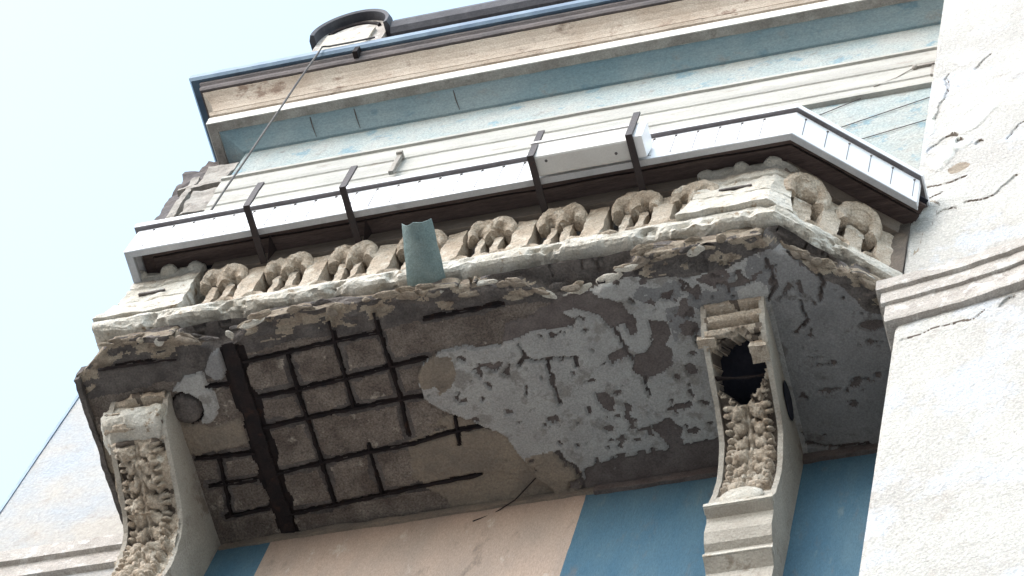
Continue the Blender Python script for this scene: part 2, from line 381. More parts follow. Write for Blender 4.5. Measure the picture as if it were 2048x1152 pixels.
# broken return cornice on the side street
m = MB(); m.box(-8.46, -7.92, .08, .5, 21.4, 22.72, r=.045); m.box(-8.36, -7.92, .10, .45, 22.7, 22.98, r=.045)
bpart(m, 'side_pilaster', 'cornice_dark', amp=.05, freq=4, amp2=.015, freq2=18)
m = MB(); m.box(-8.26, -8.20, .0, .06, 21.35, 22.35, r=.04); m.box(-8.34, -8.2, .0, .05, 22.15, 22.19, r=.04); m.box(-8.2, -7.93, -.02, .03, 22.08, 22.13, r=.04); m.box(-8.16, -7.93, -.01, .03, 22.13, 22.5, r=.04)
bpart(m, 'side_moulding', 'lip', amp=.02, freq=5, amp2=.008, freq2=22)
m = MB(); m.box(-8.12, -7.90, -.03, .2, 21.5, 21.95, r=.04); bpart(m, 'broken_corner', 'lip', amp=.04, freq=5, amp2=.01, freq2=20)
# lower left moulding
m = MB()
sweep(m, [(-7.922,2),(-7.922,-.006),(-6.3,-.006)], [(-.01,16.25),(.07,16.21),(.07,16.075),(.04,16.07),(.038,16.06),(.038,15.93),(.01,15.925),(-.01,15.92)], res=.06)
bpart(m, 'wall_moulding', 'trim', amp=.003, freq=7)
# exposed cable staples etc. handled below

# ------------------------------------------------------------------ adjoining building
A2 = thing('adjoining_building', 'pale roughcast building corner right of the balcony with patched cracks and curved moulding', 'building')
PY, PSL = -.85, -.14
m = MB(); V = []
for z in (.13, 26): V += [(PX, PY+.012, z), (3, PY+.012+PSL*(3-PX), z), (3, 8, z), (PX, 8, z)]
m.add(V, [(0,1,5,4),(1,2,6,5),(2,3,7,6),(3,0,4,7),(4,5,6,7),(3,2,1,0)]); o = m.build('core_wall', 'stucco'); reparent(o, A2)
def pier_face():
    xs = np.linspace(PX, -.9, 190); zs = np.linspace(12.2, 21.6, 900)
    X, Z = np.meshgrid(xs, zs, indexing='ij')
    h = .0035*fbm(X, Z, 0, 16, 4, 3)+.006*fbm(X, Z, 0, 2.2, 2, 9)
    mi = np.zeros(X.shape, int)
    wx = X+.03*fbm(X, Z, 0, 9, 3, 31); wz = Z+.06*fbm(X, Z, 0, 7, 3, 35)
    def lump(cx, cz, rx, rz, hh, mat_, rot=0):
        nonlocal h, mi
        dx, dz = wx-cx, wz-cz; c, s = math.cos(rot), math.sin(rot)
        r = np.sqrt(((c*dx+s*dz)/rx)**2+((-s*dx+c*dz)/rz)**2); k = np.clip(1.15-r, 0, .3)/.3
        h += hh*k; mi = np.where(r < 1, mat_, mi)
    lump(-1.90, 18.25, .085, .23, .012, 1, -.45); lump(-2.06, 17.78, .07, .17, .016, 1, -.2); lump(-2.17, 18.4, .03, .16, .012, 1)
    lump(-1.98, 17.92, .07, .10, .010, 1, -.3); lump(-1.95, 18.5, .04, .1, .008, 1); lump(-2.0, 19.0, .05, .10, .008, 1); lump(-2.02, 18.65, .03, .08, .008, 1)
    lump(-2.10, 17.97, .06, .07, -.05, 2, -.3); lump(-2.03, 18.06, .06, .05, -.04, 2, -.2)
    lump(-2.0, 19.35, .07, .12, .006, 1); lump(-1.97, 17.55, .06, .06, -.006, 3, -.4)
    lump(-2.12, 16.98, .055, .19, -.02, 3); lump(-2.17, 16.75, .03, .25, -.015, 3)
    lump(-2.0, 16.97, .055, .035, -.07, 2, -.1); lump(-2.09, 17.08, .03, .045, -.06, 2)
    lump(-1.62, 15.5, .045, .03, -.07, 2, .3); lump(-1.86, 17.85, .025, .03, -.05, 2); lump(-1.96, 17.96, .02, .025, -.06, 2)
    for cz in (15.2, 14.2, 13.3): pass
    for pts, wd, dp in (([(-1.9,17.0),(-1.8,16.97),(-1.72,17.03),(-1.62,17.17)], .010, .03), ([(-2.14,18.45),(-2.12,18.7),(-2.09,18.9),(-2.11,19.15)], .006, .02),
                    ([(-1.7,17.75),(-1.62,17.95),(-1.5,18.05),(-1.35,18.15)], .006, .014), ([(-2.16,15.42),(-1.95,15.44),(-1.8,15.42),(-1.74,15.5)], .004, .012),
                    ([(-2.19,17.42),(-2.0,17.35),(-1.9,17.40)], .008, .02), ([(-2.19,17.22),(-2.05,17.25)], .008, .02), ([(-1.93,19.1),(-1.85,19.3)], .005, .015)):
        d = dseg(wx, wz, pts); wd = max(wd, .0075)*(.65+.5*(vn(X*13, Z*13, 0, 55) > -.2)); h -= dp*(d < wd); mi = np.where(d < wd*.85, 2, mi)
    edge = np.clip((.02-(X-PX))/.02, 0, 1); h -= .012*edge*(1+vn(X*0, Z*14, 0, 4))
    P = np.stack([X+.0*h, PY+PSL*(X-PX)-h, Z], -1)
    P[0, :, 1] += .02
    g = grid_object('front_wall', P, mi[:-1, :-1], ['stucco', 'mortar', 'recess', 'edge'], A2)
pier_face()
m = MB()
pth = [(PX,.6),(PX,PY),(-1.85,PY-.04),(-1.6,PY-.085),(-1.35,PY-.145),(-1.1,PY-.215),(-.6,PY-.38)]
for nm, prf in (('moulding_lower', [(-.05,15.60),(.0,15.60),(.045,15.60),(.05,15.62),(.05,15.79),(-.05,15.80)]),
                ('moulding_middle', [(-.05,15.775),(.02,15.78),(.07,15.785),(.073,15.80),(.073,15.915),(-.05,15.92)]),
                ('moulding_upper', [(-.05,15.90),(.05,15.90),(.097,15.905),(.10,15.92),(.10,16.01),(.0,16.08),(-.05,16.10)])):
    m = MB(); sweep(m, pth, prf, res=.04, pres=.05); o = m.build(nm, ['trim'], amp=.006, freq=7, amp2=.003, freq2=30); reparent(o, A2)

# ------------------------------------------------------------------ balcony
BAL = thing('balcony', 'decaying stone balcony with exposed reinforcement, white clad railing and carved balustrade', 'balcony')
def bal(mb, name, mt, parent=None, **k):
    o = mb.build(name, mt, None, **k); reparent(o, parent or BAL); return o
def cpath(e, xl, yb=0.0, x2=PX, open_left=False):
    cx = -2.78+.384*e; y = -1.33-e
    return ([] if open_left else [(xl, yb)])+[(xl, y), (cx, y), (x2, y+(x2-cx)*.9)]

L1 = [[-4.293,-1.046],[-4.149,-1.065],[-3.991,-1.14],[-3.843,-1.178],[-3.647,-1.195],[-3.568,-1.297],[-3.288,-1.45],[-2.683,-1.45],[-1.969,-.72],[-2.1,.324],[-3.371,.049],[-4.135,.078],[-4.279,-.024],[-4.355,-.114],[-4.392,-.244],[-4.442,-.376],[-4.582,-.492],[-4.73,-.578],[-4.842,-.689],[-4.854,-.798],[-4.799,-.895],[-4.684,-.95],[-4.546,-.941],[-4.34,-.92]]
DARK = [[[-4.302,-1.062],[-3.987,-1.154],[-3.799,-1.135],[-3.63,-1.046],[-3.626,-.928],[-3.731,-.916],[-3.782,-.985],[-3.901,-1.059],[-3.987,-1.045],[-3.921,-.98],[-3.943,-.948],[-4.17,-.982],[-4.29,-.95],[-4.342,-.935]],
 [[-3.657,-.992],[-3.594,-.972],[-3.581,-.89],[-3.634,-.864],[-3.661,-.919]],
 [[-3.52,-.938],[-3.428,-.922],[-3.419,-.847],[-3.476,-.783],[-3.43,-.745],[-3.446,-.659],[-3.545,-.61],[-3.631,-.595],[-3.693,-.657],[-3.661,-.756],[-3.588,-.773],[-3.534,-.823]],
 [[-3.917,-.56],[-3.86,-.566],[-3.819,-.529],[-3.853,-.459],[-3.889,-.45],[-3.917,-.506]],
 [[-3.671,-.322],[-3.561,-.373],[-3.509,-.279],[-3.552,-.18],[-3.613,-.159],[-3.635,-.239]],
 [[-3.796,-.765],[-3.654,-.814],[-3.688,-.755],[-3.748,-.735],[-3.787,-.724]],
 [[-4.078,-.145],[-3.928,-.182],[-3.733,-.18],[-3.316,-.186],[-3.348,.007],[-4.119,.018]]]
D9 = [[-4.817,-.883],[-4.717,-.935],[-4.625,-.91],[-4.621,-.818],[-4.668,-.751],[-4.752,-.704],[-4.834,-.719],[-4.852,-.798]]
T1 = [[-4.372,-.101],[-4.388,-.259],[-4.231,-.263],[-4.091,-.148],[-4.129,.001],[-4.268,-.013]]
LP = [[-6.23,-.975],[-6.132,-1.05],[-6.024,-1.063],[-6.019,-.985],[-5.995,-.919],[-5.995,-.826],[-6.046,-.756],[-6.121,-.754],[-6.113,-.846],[-6.156,-.953]]
LP2 = [[-5.859,-1.217],[-5.955,-1.143],[-6.002,-1.068],[-5.968,-1.007],[-5.891,-1.018],[-5.838,-1.122]]
UR = [[-3.581,-1.242],[-3.16,-1.309],[-2.796,-1.271],[-2.795,-1.041],[-2.897,-.944],[-3.246,-.948],[-3.299,-.781],[-3.404,-.74],[-3.428,-.98],[-3.571,-1.065]]
CR = [[[-4.256,-.92],[-4.251,-.835],[-4.116,-.818],[-3.966,-.803]],[[-4.117,-.812],[-4.122,-.686],[-4.123,-.541]],[[-3.98,-.806],[-3.987,-.744]],[[-4.251,-.835],[-4.294,-.798]],[[-3.719,-.929],[-3.686,-.82],[-3.679,-.714]],[[-3.623,-.606],[-3.626,-.504]],[[-4.218,-.261],[-4.105,-.15],[-4.121,.002]],[[-2.847,-1.166],[-2.834,-1.048],[-2.884,-.942]],[[-2.582,-1.046],[-2.566,-1.0],[-2.61,-.921]],[[-2.718,-.912],[-2.692,-.791],[-2.787,-.72]],[[-2.876,-.081],[-2.697,-.03],[-2.537,-.024]]]
BL = [[-3.899,-.354,.025,.021],[-3.847,-.284,.037,.015],[-3.757,-.254,.023,.015],[-3.765,-.368,.028,.012],[-3.676,-.277,.014,.024],[-3.702,-.306,.039,.012],[-3.367,-.609,.025,.038],[-3.454,-.254,.039,.021],[-3.924,-.64,.034,.012],[-4.283,-.639,.011,.029],[-4.4,-.537,.023,.015],[-4.197,-.451,.028,.018],[-4.501,-.792,.017,.024],[-3.794,-.551,.028,.012],[-3.478,-.41,.014,.021],[-3.537,-.414,.025,.012],[-4.172,-.437,.014,.015],[-4.189,-.318,.011,.012],[-4.098,-.287,.014,.015],[-3.979,-.48,.014,.015],[-3.869,-.193,.039,.012],[-3.902,-.285,.014,.012],[-3.386,-.182,.011,.018],[-3.526,-.463,.014,.009],[-2.676,-.376,.056,.012],[-2.391,-.708,.07,.035],[-2.61,-.921,.014,.024]]
RX = [[[-5.785,-1.076],[-5.534,-1.087],[-5.257,-1.105],[-4.985,-1.115]],[[-5.782,-.854],[-5.529,-.86],[-5.25,-.882],[-4.975,-.907],[-4.777,-.924]],[[-5.79,-.672],[-5.558,-.683],[-5.268,-.698],[-4.984,-.705],[-4.854,-.707]],[[-5.792,-.384],[-5.52,-.405],[-5.266,-.425],[-4.979,-.433],[-4.807,-.462],[-4.535,-.478]],[[-5.81,-.124],[-5.515,-.139],[-5.246,-.158],[-4.897,-.179],[-4.658,-.189]],[[-6.232,-.549],[-5.881,-.528]],[[-6.204,-.37],[-5.918,-.367]],[[-6.168,-.166],[-5.9,-.183]],[[-6.036,-.969],[-5.906,-.959]],[[-4.725,-1.149],[-4.286,-1.157]],[[-6.612,-1.177],[-6.153,-1.162]]]
RY = [[[-5.53,-1.08],[-5.538,-.831],[-5.527,-.462],[-5.527,-.141]],[[-5.246,-1.23],[-5.246,-1.143],[-5.251,-.919],[-5.254,-.708]],[[-4.989,-1.229],[-4.988,-1.145],[-4.983,-.921],[-4.982,-.71],[-4.998,-.489]],[[-5.238,-.47],[-5.246,-.158]],[[-4.712,-.551],[-4.735,-.379]],[[-6.099,-.527],[-6.135,-.177]]]
BR = [[[-6.22,-1.40],[-6.08,-1.27],[-5.95,-1.20],[-5.80,-1.23],[-5.66,-1.30],[-5.55,-1.40]],
      [[-4.62,-1.42],[-4.42,-1.29],[-4.20,-1.26],[-4.03,-1.19],[-3.86,-1.14],[-3.70,-1.19],[-3.50,-1.28],[-3.36,-1.42]],
      [[-2.86,-1.42],[-2.80,-1.27],[-2.66,-1.13],[-2.50,-1.04],[-2.40,-1.0],[-2.4,-1.3]]]
def soffit():
    x0, x1 = -6.755, -2.17
    nx, ny, ns = 540, 160, 14
    xs = np.linspace(x0, x1, nx)
    yf = np.interp(xs, [-6.755, -6.59, -6.50, -2.75, -2.17], [1.15, 1.25, 1.31, 1.31, .79])
    yf = yf+.008*fbm(xs, 0, 0, 7, 3, 77)
    v = np.linspace(0, 1, ny)
    X = np.repeat(xs[:, None], ny, 1); Y = -v[None, :]*yf[:, None]
    n1, n2 = fbm(X, Y, 0, 7, 4, 1), fbm(X, Y, 5, 7, 4, 2)
    wx, wy = X+.028*n1+.006*vn(X*45, Y*45, 0, 5), Y+.028*n2+.006*vn(X*45, Y*45, 0, 6)
    left = np.clip((-5.85-X)/.15, 0, 1)
    h = -.021+.009*fbm(X, Y, 0, 9, 4, 11)+.005*fbm(X, Y, 0, 45, 2, 12)+.008*np.clip(vn(X*34, Y*34, 0, 13)-.45, 0, 1)
    h += left*(Y < -.75)*(.012*fbm(X, Y, 0, 6, 3, 15))
    mi = np.zeros(X.shape, int)                                   # 0 concrete
    mi = np.where((X < -5.95) & (wy < -1.02), 4, mi)
    fr = (wy < -1.13) & (X < -3.6); mi = np.where(fr, 4, mi); h += np.where(fr, .012*fbm(X, Y, 0, 10, 3, 21), 0)
    l1 = inpoly(wx, wy, L1)
    h = np.where(l1, .004+.003*fbm(X, Y, 0, 14, 4, 8)+.006*fbm(X, Y, 0, 2.5, 2, 18), h); mi = np.where(l1, 2, mi)
    pit = l1 & (fbm(X, Y, 3, 17, 4, 40) > .44-.30*np.clip(fbm(X, Y, 0, 2.6, 2, 43), -.2, .6))
    dk = pit
    for p in DARK: dk |= inpoly(wx, wy, p) & l1
    for p in CR: dk |= (dseg(wx, wy, p) < .011+.006*vn(X*20, Y*20, 0, 50)) & l1
    for cx, cy, rx, ry in BL: dk |= ((wx-cx)/rx)**2+((wy-cy)/ry)**2 < 1
    mi = np.where(dk, 1, mi); h = np.where(dk, -.013+.003*fbm(X, Y, 0, 20, 3, 9), h)
    deep = np.zeros(X.shape, bool)
    for p in CR: deep |= (dseg(wx, wy, p) < .004) & l1
    h = np.where(deep, -.03, h)
    ur = inpoly(wx, wy, UR); h += np.where(ur, .010*fbm(X, Y, 0, 9, 3, 61), 0)
    mi = np.where(ur & (fbm(X, Y, 0, 11, 3, 63) > .02) & ~dk, 5, mi); mi = np.where(ur & (fbm(X, Y, 0, 12, 3, 64) > .33), 1, mi)
    mi = np.where((X > -2.87) & (mi == 2), 5, mi)
    d9 = inpoly(wx, wy, D9) & (n1+.2*vn(X*30, Y*30, 0, 8) > -.05); mi = np.where(d9 & (mi == 2), 3, mi)
    mi = np.where(inpoly(wx, wy, T1) & (mi != 1), 3, mi); h += np.where(inpoly(wx, wy, T1), .008, 0)
    bigx, bigy = X+.30*fbm(X, Y, 0, 4, 4, 27), Y+.16*fbm(X, Y, 0, 4, 4, 28)
    cem = (~l1) & (bigx > -4.95) & (bigy > -.50); mi = np.where(cem, 3, mi); h += np.where(cem, .005, 0)
    cem2 = (~l1) & (wx < -5.9) & (bigy > -.76) & (bigy < -.57); mi = np.where(cem2, 3, mi); h += np.where(cem2, .008, 0)
    for p in (LP, LP2):
        q = inpoly(wx, wy, p); h = np.where(q, .004+.002*n1, h); mi = np.where(q, 6 if p is LP else 5, mi)
    for l in RX+RY:
        d = dseg(X+.004*vn(X*30, Y*30, 0, 3), Y+.004*vn(X*30, Y*30, 0, 4), l)
        k = (d < .016); h = np.where(k & ~l1, h-.010, h); mi = np.where((d < .011+.007*vn(X*25, Y*25, 0, 5)) & ~l1, 7, np.where((d < .030+.030*fbm(X, Y, 0, 10, 3, 25)) & ~l1 & (mi == 0), 4, mi))
    for l in RX[:5]+RY[:4]:
        pass
    # rebate beside the steel beam, ragged
    bm_ = (wx > -5.885) & (wx < -5.785) & (Y > -1.24) & (Y < -.01)
    bx = (X > -5.90+.02*vn(0*X, Y*16, 0, 91)) & (X < -5.775+.02*vn(0*X, Y*14, 0, 92)) & (Y > -1.22)
    mi = np.where(bx, 7, mi); h = np.where(bx, -.03, h)
    crk = dseg(wx, wy, [[-6.75,-.72],[-6.68,-.80],[-6.60,-.84]]) < .008; mi = np.where(crk, 7, mi); h = np.where(crk, -.03, h)
    # dome shaped socket next to the left console
    rr = np.hypot(X+6.186, (Y+.858)); dm = rr < .085
    h = np.where(dm, .03*np.sqrt(np.clip(1-(rr/.085)**2, 0, 1))-.008, h); mi = np.where(dm, 4, mi)
    rg = (rr >= .085) & (rr < .10); h = np.where(rg, -.03, h); mi = np.where(rg, 7, mi)
    # broken-out front edge
    wx2, wy2 = X+.05*fbm(X, Y, 0, 6, 3, 71)+.01*vn(X*40, Y*40, 0, 73), Y+.035*fbm(X, Y, 0, 8, 3, 72)+.008*vn(X*40, Y*40, 0, 74)
    br = np.zeros(X.shape, bool)
    for p in BR: br |= inpoly(wx2, wy2, p)
    rim = np.clip((-Y-yf[:, None]+.165+.07*fbm(X, Y, 0, 5, 3, 80))/.10, 0, 1)
    h += rim*(.045*fbm(X, Y*2.4, 0, 9, 4, 81)-.004)
    h = np.where(br, -.085+.02*fbm(X, Y, 0, 12, 3, 83), h); mi = np.where(br, 4, mi)
    mi = np.where((rim > .25) & ~br, 4, mi); mi = np.where((rim > .4) & ~br & (fbm(X, Y*2, 0, 10, 4, 85) > .02), 8, mi)
    near = br.astype(float)
    for q in range(5): near[1:-1, 1:-1] = np.maximum.reduce([near[:-2, 1:-1], near[2:, 1:-1], near[1:-1, :-2], near[1:-1, 2:], near[1:-1, 1:-1]])
    hb = h.copy()
    for q in range(3):
        hb[1:-1] = (hb[:-2]+2*hb[1:-1]+hb[2:])/4; hb[:, 1:-1] = (hb[:, :-2]+2*hb[:, 1:-1]+hb[:, 2:])/4
    h = np.where(near > 0, hb, h)
    Z = 16.0-h
    P = np.stack([X, Y, Z], -1)
    # ragged vertical edge
    zs = np.linspace(0, 1, ns+1)[1:]
    zt = np.interp(xs, [-6.72, -6.58], [16.03, 16.155])
    sk = []
    for q in zs:
        z = Z[:, -1]+(zt-Z[:, -1])*q
        off = .016*fbm(xs, z*5, 0, 9, 4, 87)+.014*vn(xs*5, z*55, 0, 88)+.010*np.sin(q*PI)-.015*q
        brr = br[:, -4:].any(1)
        off = np.where(brr, -.09+.03*q+.02*vn(xs*5, z*50, 0, 89), off)
        off = np.convolve(np.pad(off, 2, 'edge'), [.1,.2,.4,.2,.1], 'valid')
        nx_ = np.where(xs > -2.75, .669, 0); ny_ = np.where(xs > -2.75, -.743, -1.0)
        sk.append(np.stack([xs+nx_*off, -yf+ny_*off, z], -1))
    S = np.stack(sk, 1)
    P = np.concatenate([P, S], 1)
    MI = np.concatenate([mi[:-1, :-1], np.full((nx-1, ns), 8, int)], 1)
    brf = br[:-1, -4:].any(1); MI[brf, ny-1:] = 4
    ms = vn(np.repeat(xs[:-1, None], ns, 1)*8, np.repeat(zs[None, :], nx-1, 0)*6, 0, 90) > .35
    MI[:, ny-1:] = np.where(ms, 4, MI[:, ny-1:])
    o = grid_object('slab_underside', P, MI, ['concrete', 'under', 'plaster', 'cement', 'grime', 'plaster_dark', 'plaster', 'rust', 'edge'], BAL)
    o['label'] = 'spalled balcony underside with plaster patches over raw concrete'
soffit()
def flakes():
    lines = [([(-6.55,-1.30),(-6.2,-1.30)], 7), ([(-6.12,-1.29),(-5.95,-1.22),(-5.78,-1.25),(-5.6,-1.31)], 12), ([(-5.5,-1.31),(-4.9,-1.31),(-4.55,-1.30)], 14),
             ([(-4.5,-1.28),(-4.2,-1.24),(-3.9,-1.16),(-3.7,-1.19),(-3.5,-1.27)], 20), ([(-3.5,-1.31),(-2.85,-1.30)], 12), ([(-2.75,-1.22),(-2.55,-1.08),(-2.3,-.88)], 16)]
    rnd = random.Random(11); n = 0
    for pts, cnt in lines:
        L = [0]
        for p, q in zip(pts[:-1], pts[1:]): L.append(L[-1]+math.dist(p, q))
        for k in range(cnt):
            t = rnd.uniform(0, L[-1]); i = max(j for j in range(len(L)-1) if L[j] <= t); u = (t-L[i])/(L[i+1]-L[i])
            x = pts[i][0]+(pts[i+1][0]-pts[i][0])*u; y = pts[i][1]+(pts[i+1][1]-pts[i][1])*u+rnd.uniform(-.03,.025)
            an = math.atan2(pts[i+1][1]-pts[i][1], pts[i+1][0]-pts[i][0])+rnd.uniform(-.3,.3)
            a_, b_, c_ = rnd.uniform(.02,.085), rnd.uniform(.012,.028), rnd.uniform(.005,.012)
            m = MB(); m.ball((0,0,0), a_, b_, c_, 14, 7)
            o = m.build('plaster_flake', rnd.choice(['edge','edge','grime','stone_light','cement']), amp=.010, freq=26, amp2=.006, freq2=70, seed=k*3+n)
            reparent(o, BAL); o.location = (x, y, 16.0+rnd.uniform(-.012,.05)); o.rotation_euler = (rnd.uniform(-.5,.3), rnd.uniform(-.2,.2), an); n += 1
flakes()
# slab core above the underside and the left flank
m = MB(); pl = [(-6.74,0.0),(-6.74,-1.13),(-6.58,-1.235),(-2.80,-1.235),(PX-.01,-.70),(PX-.01,0)]
m.add([(x, y, 16.10) for x, y in pl]+[(x, y, 16.27) for x, y in pl], [tuple(range(6)), tuple(range(6,12))[::-1]]+[(i,(i+1)%6,6+(i+1)%6,6+i) for i in range(6)])
slab = bal(m, 'slab', 'grime')
m = MB(); m.box(-6.765, -6.735, -1.15, 0, 15.99, 16.16, r=.03)
bal(m, 'slab_flank', 'grime', amp=.012, freq=10, amp2=.006)
# nosing
def nose_map(V):
    x, y, z = V[:, 0], V[:, 1], V[:, 2]
    k = (z < 16.17)
    V = V.copy(); V[:, 2] += np.where(k, .014*fbm(x, y, 0, 5, 2, 101)+.05*np.clip(fbm(x, y, 0, 13, 4, 102)-.05, 0, 1), 0)
    V[:, 1] += .05*np.clip(fbm(x, z*1.5, 0, 9, 4, 105)-.22, 0, .35)+.006*vn(x*11, z*60, 0, 107)
    blk = k & (x > -3.33) & (x < -2.6); V[:, 2] -= np.where(blk, .03, 0)
    V[:, 1] -= np.where(blk, .012, 0)
    for cx_, wd_, dp_ in ((-3.46,.07,.07), (-5.83,.10,.06), (-4.02,.10,.05), (-2.52,.06,.07), (-5.2,.05,.05), (-6.25,.06,.04), (-4.9,.04,.04)):
        g_ = np.exp(-((x-cx_+.02*vn(x*30, z*30, 0, 111))/wd_)**4)*np.clip((16.235-z)/.06, 0, 1)*(.6+.4*vn(x*40, z*50, 0, 112))
        V[:, 1] += dp_*g_; V[:, 2] += .05*g_
    return V
m = MB(); sweep(m, cpath(.035, -6.64), [(-.14,16.14),(-.02,16.145),(.0,16.155),(.008,16.20),(.0,16.245),(-.02,16.26),(-.14,16.27)], res=.016, pres=.02)
bal(m, 'slab_nosing', 'stone_light', dmap=nose_map, amp=.003, freq=14, amp2=.004, freq2=40)
m = MB(); sweep(m, cpath(-.01, -6.60), [(-.12,16.255),(.0,16.255),(.01,16.27),(-.02,16.30),(-.12,16.31)], res=.03); bal(m, 'base_ledge', 'stone', amp=.004, freq=12)

# reinforcement
for l in RX+RY:
    pts = []
    for (a0, b0), (a1, b1) in zip(l[:-1], l[1:]):
        n = max(2, int(math.hypot(a1-a0, b1-b0)/.03))
        for k in range(n): t = k/n; pts.append((a0+(a1-a0)*t, b0+(b1-b0)*t))
    pts.append(tuple(l[-1]))
    P3 = [(x+.003*random.uniform(-1,1), y+.003*random.uniform(-1,1), (16.010 if l in RX else 16.018)+.003*random.uniform(-1,1)) for x, y in pts]
    m = MB(); m.tube(P3, [.0072+.003*random.uniform(-1,1) for _ in P3], 7); bal(m, 'rebar', 'rust', smooth=True)
m = MB(); m.box(-5.875, -5.795, -1.20, -.005, 16.006, 16.02, r=.02)
bal(m, 'steel_beam', 'rust', amp=.012, freq=11, amp2=.004, freq2=35)
m = MB(); m.tube([(-4.36,-.13,15.995),(-4.50,-.03,15.97),(-4.62,.0,15.9),(-4.72,-.01,15.83)], .004, 5); bal(m, 'loose_wire', 'rust')
m = MB(); m.tube([(-3.745,-1.22,16.02),(-3.735,-1.20,15.985),(-3.70,-1.20,15.98),(-3.69,-1.22,16.02)], .005, 6); bal(m, 'rebar_hook', 'rust')

# balustrade
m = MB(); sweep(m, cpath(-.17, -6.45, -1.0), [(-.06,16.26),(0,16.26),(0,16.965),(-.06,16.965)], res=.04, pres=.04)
BST = bal(m, 'balustrade', 'recess', amp=.008, freq=10)  # back plane coloured dark to imitate the shade behind the balusters
BST['label'] = 'carved stone balustrade under the railing'
def ped(plan, label):
    m = MB()
    stack(m, plan, [(16.255,.055),(16.32,.045),(16.42,.028),(16.50,.016),(16.507,.004),(16.52,.004),(16.527,.012),(16.62,.004),(16.72,.0),(16.727,-.012),(16.74,-.012),(16.747,.0),(16.84,.006),(16.88,.018),(16.915,.012),(16.935,-.02)], .02)
    o = bal(m, 'pedestal', 'stone_light', BST, amp=.016, freq=9, amp2=.006, freq2=32, smooth=False)
    return o
p1 = ped([(-6.60,-1.12),(-6.60,-1.33),(-6.20,-1.33),(-6.20,-1.12)], '')
p2 = ped([(-3.25,-1.12),(-3.25,-1.345),(-2.825,-1.345),(-2.745,-1.28),(-2.78,-1.12)], '')
for x0, x1, yy, z in ((-6.50,-6.34,-1.347,16.60), (-3.12,-2.94,-1.360,16.60)):
    q = MB(); q.box(x0, x1, yy, yy+.02, z, z+.018, r=.03); bal(q, 'carved_slot', 'grime', p1 if x0 < -5 else p2, amp=.003, freq=20)
for x, y in ((-6.575,-1.335), (-6.40,-1.345), (-6.235,-1.335), (-3.225,-1.34), (-3.03,-1.352), (-2.85,-1.35)):
    q = MB(); q.ball((x, y, 16.885), .052, .042, .042); bal(q, 'carved_curl', 'stone_light', p1 if x < -5 else p2, amp=.010, freq=14, amp2=.004, smooth=False)
def baluster(org, tx, wid=.15, single=False, seed=0):
    """org (x,y) on the balustrade back plane, tx unit tangent; local u along, w outward"""
    nx_ = (tx[1], -tx[0])
    def W(u, w_, z): return (org[0]+tx[0]*u+nx_[0]*w_, org[1]+tx[1]*u+nx_[1]*w_, z)
    m = MB(); 
    org = (org[0]+random.uniform(-.008,.008)*tx[0], org[1])
    posts = [(-.068,-.026),(.022,.066)] if not single else [(-.055,.055)]
    for a, b in posts:
        mm = MB(); mm.box(a, b, -.10, 0, 16.27, 16.66, r=.03)
        m.add([W(p[0], -p[1], p[2]) for p in mm.v], mm.f)
    lob = [(-.058,.052,.032),(.058,.056,.040)] if not single else [(0,.105,.042)]
    for cu, R_, tr in lob:
        P = []
        for t in np.linspace(-.55, PI+.55, 30):
            row = []
            k = 1+.22*math.sin(max(0, min(PI, t)))
            for s_ in np.linspace(0, 2*PI, 15):
                rr = R_+tr*k*math.cos(s_)
                row.append(W(cu+rr*math.cos(t), .105+tr*1.3*k*math.sin(s_)+.02*math.sin(t), 16.68+rr*math.sin(t)*1.1))
            P.append(row)
        m.grid(P); m.add(P[0][:-1], [tuple(range(14))]); m.add(P[-1][:-1], [tuple(range(14))[::-1]])
    # shell filling the top of the arch
    n0 = len(m.v); mm = MB(); mm.ball((random.uniform(-.01,.01), -.085, 16.755), .125, .085+random.uniform(-.01,.01), .082, 20, 12)
    m.add([W(p[0], -p[1], p[2]) for p in mm.v], mm.f)
    o = bal(m, 'baluster', 'stone', BST, amp=.013, freq=13, amp2=.009, freq2=36, smooth=False, seed=seed)
    return o
def block(org, tx, w_=.11, seed=0):
    nx_ = (tx[1], -tx[0])
    mm = MB(); mm.box(-w_/2, w_/2, -.125, 0, 16.28, 16.77, r=.03)
    m = MB(); m.add([(org[0]+tx[0]*p[0]-nx_[0]*p[1], org[1]+tx[1]*p[0]-nx_[1]*p[1], p[2]) for p in mm.v], mm.f)
    bal(m, 'panel_block', 'stone', BST, amp=.012, freq=12, amp2=.004, freq2=36, seed=seed)
def boss(org, tx, seed=0, mt='stone'):
    nx_ = (tx[1], -tx[0]); r = random.uniform(.9, 1.15)
    m = MB(); c = (org[0]+nx_[0]*.13, org[1]+nx_[1]*.13, 16.325)
    P = []
    for t in np.linspace(0, 2*PI, 17):
        P.append([(c[0]+tx[0]*(rr*math.cos(t))+nx_[0]*ww, c[1]+tx[1]*(rr*math.cos(t))+nx_[1]*ww, c[2]+rr*.8*math.sin(t)) for rr, ww in ((.075*r,-.13),(.07*r,-.01),(.055*r,.012),(.04*r,.0),(.034*r,-.04),(.0,-.05))])
    m.grid(P); bal(m, 'boss', mt, BST, amp=.009, freq=15, amp2=.004, smooth=False, seed=seed)
BY = -1.19
cents = [-6.02, -5.635, -5.245, -4.835, -4.435, -4.03, -3.605, -3.27]
for i, c in enumerate(cents): baluster((c, BY), (1, 0), seed=i)
for i, (a, b) in enumerate(zip(cents[:-1], cents[1:])):
    block(((a+b)/2, BY), (1, 0), seed=i)
    boss(((a+b)/2-.085, BY), (1, 0), i); boss(((a+b)/2+.085, BY), (1, 0), i+30)
ct = (.743, .669)
c0 = (-2.834, -1.19)
for s_, sg in ((.10, True), (.42, True)): baluster((c0[0]+ct[0]*s_, c0[1]+ct[1]*s_), ct, single=sg, seed=int(s_*50))
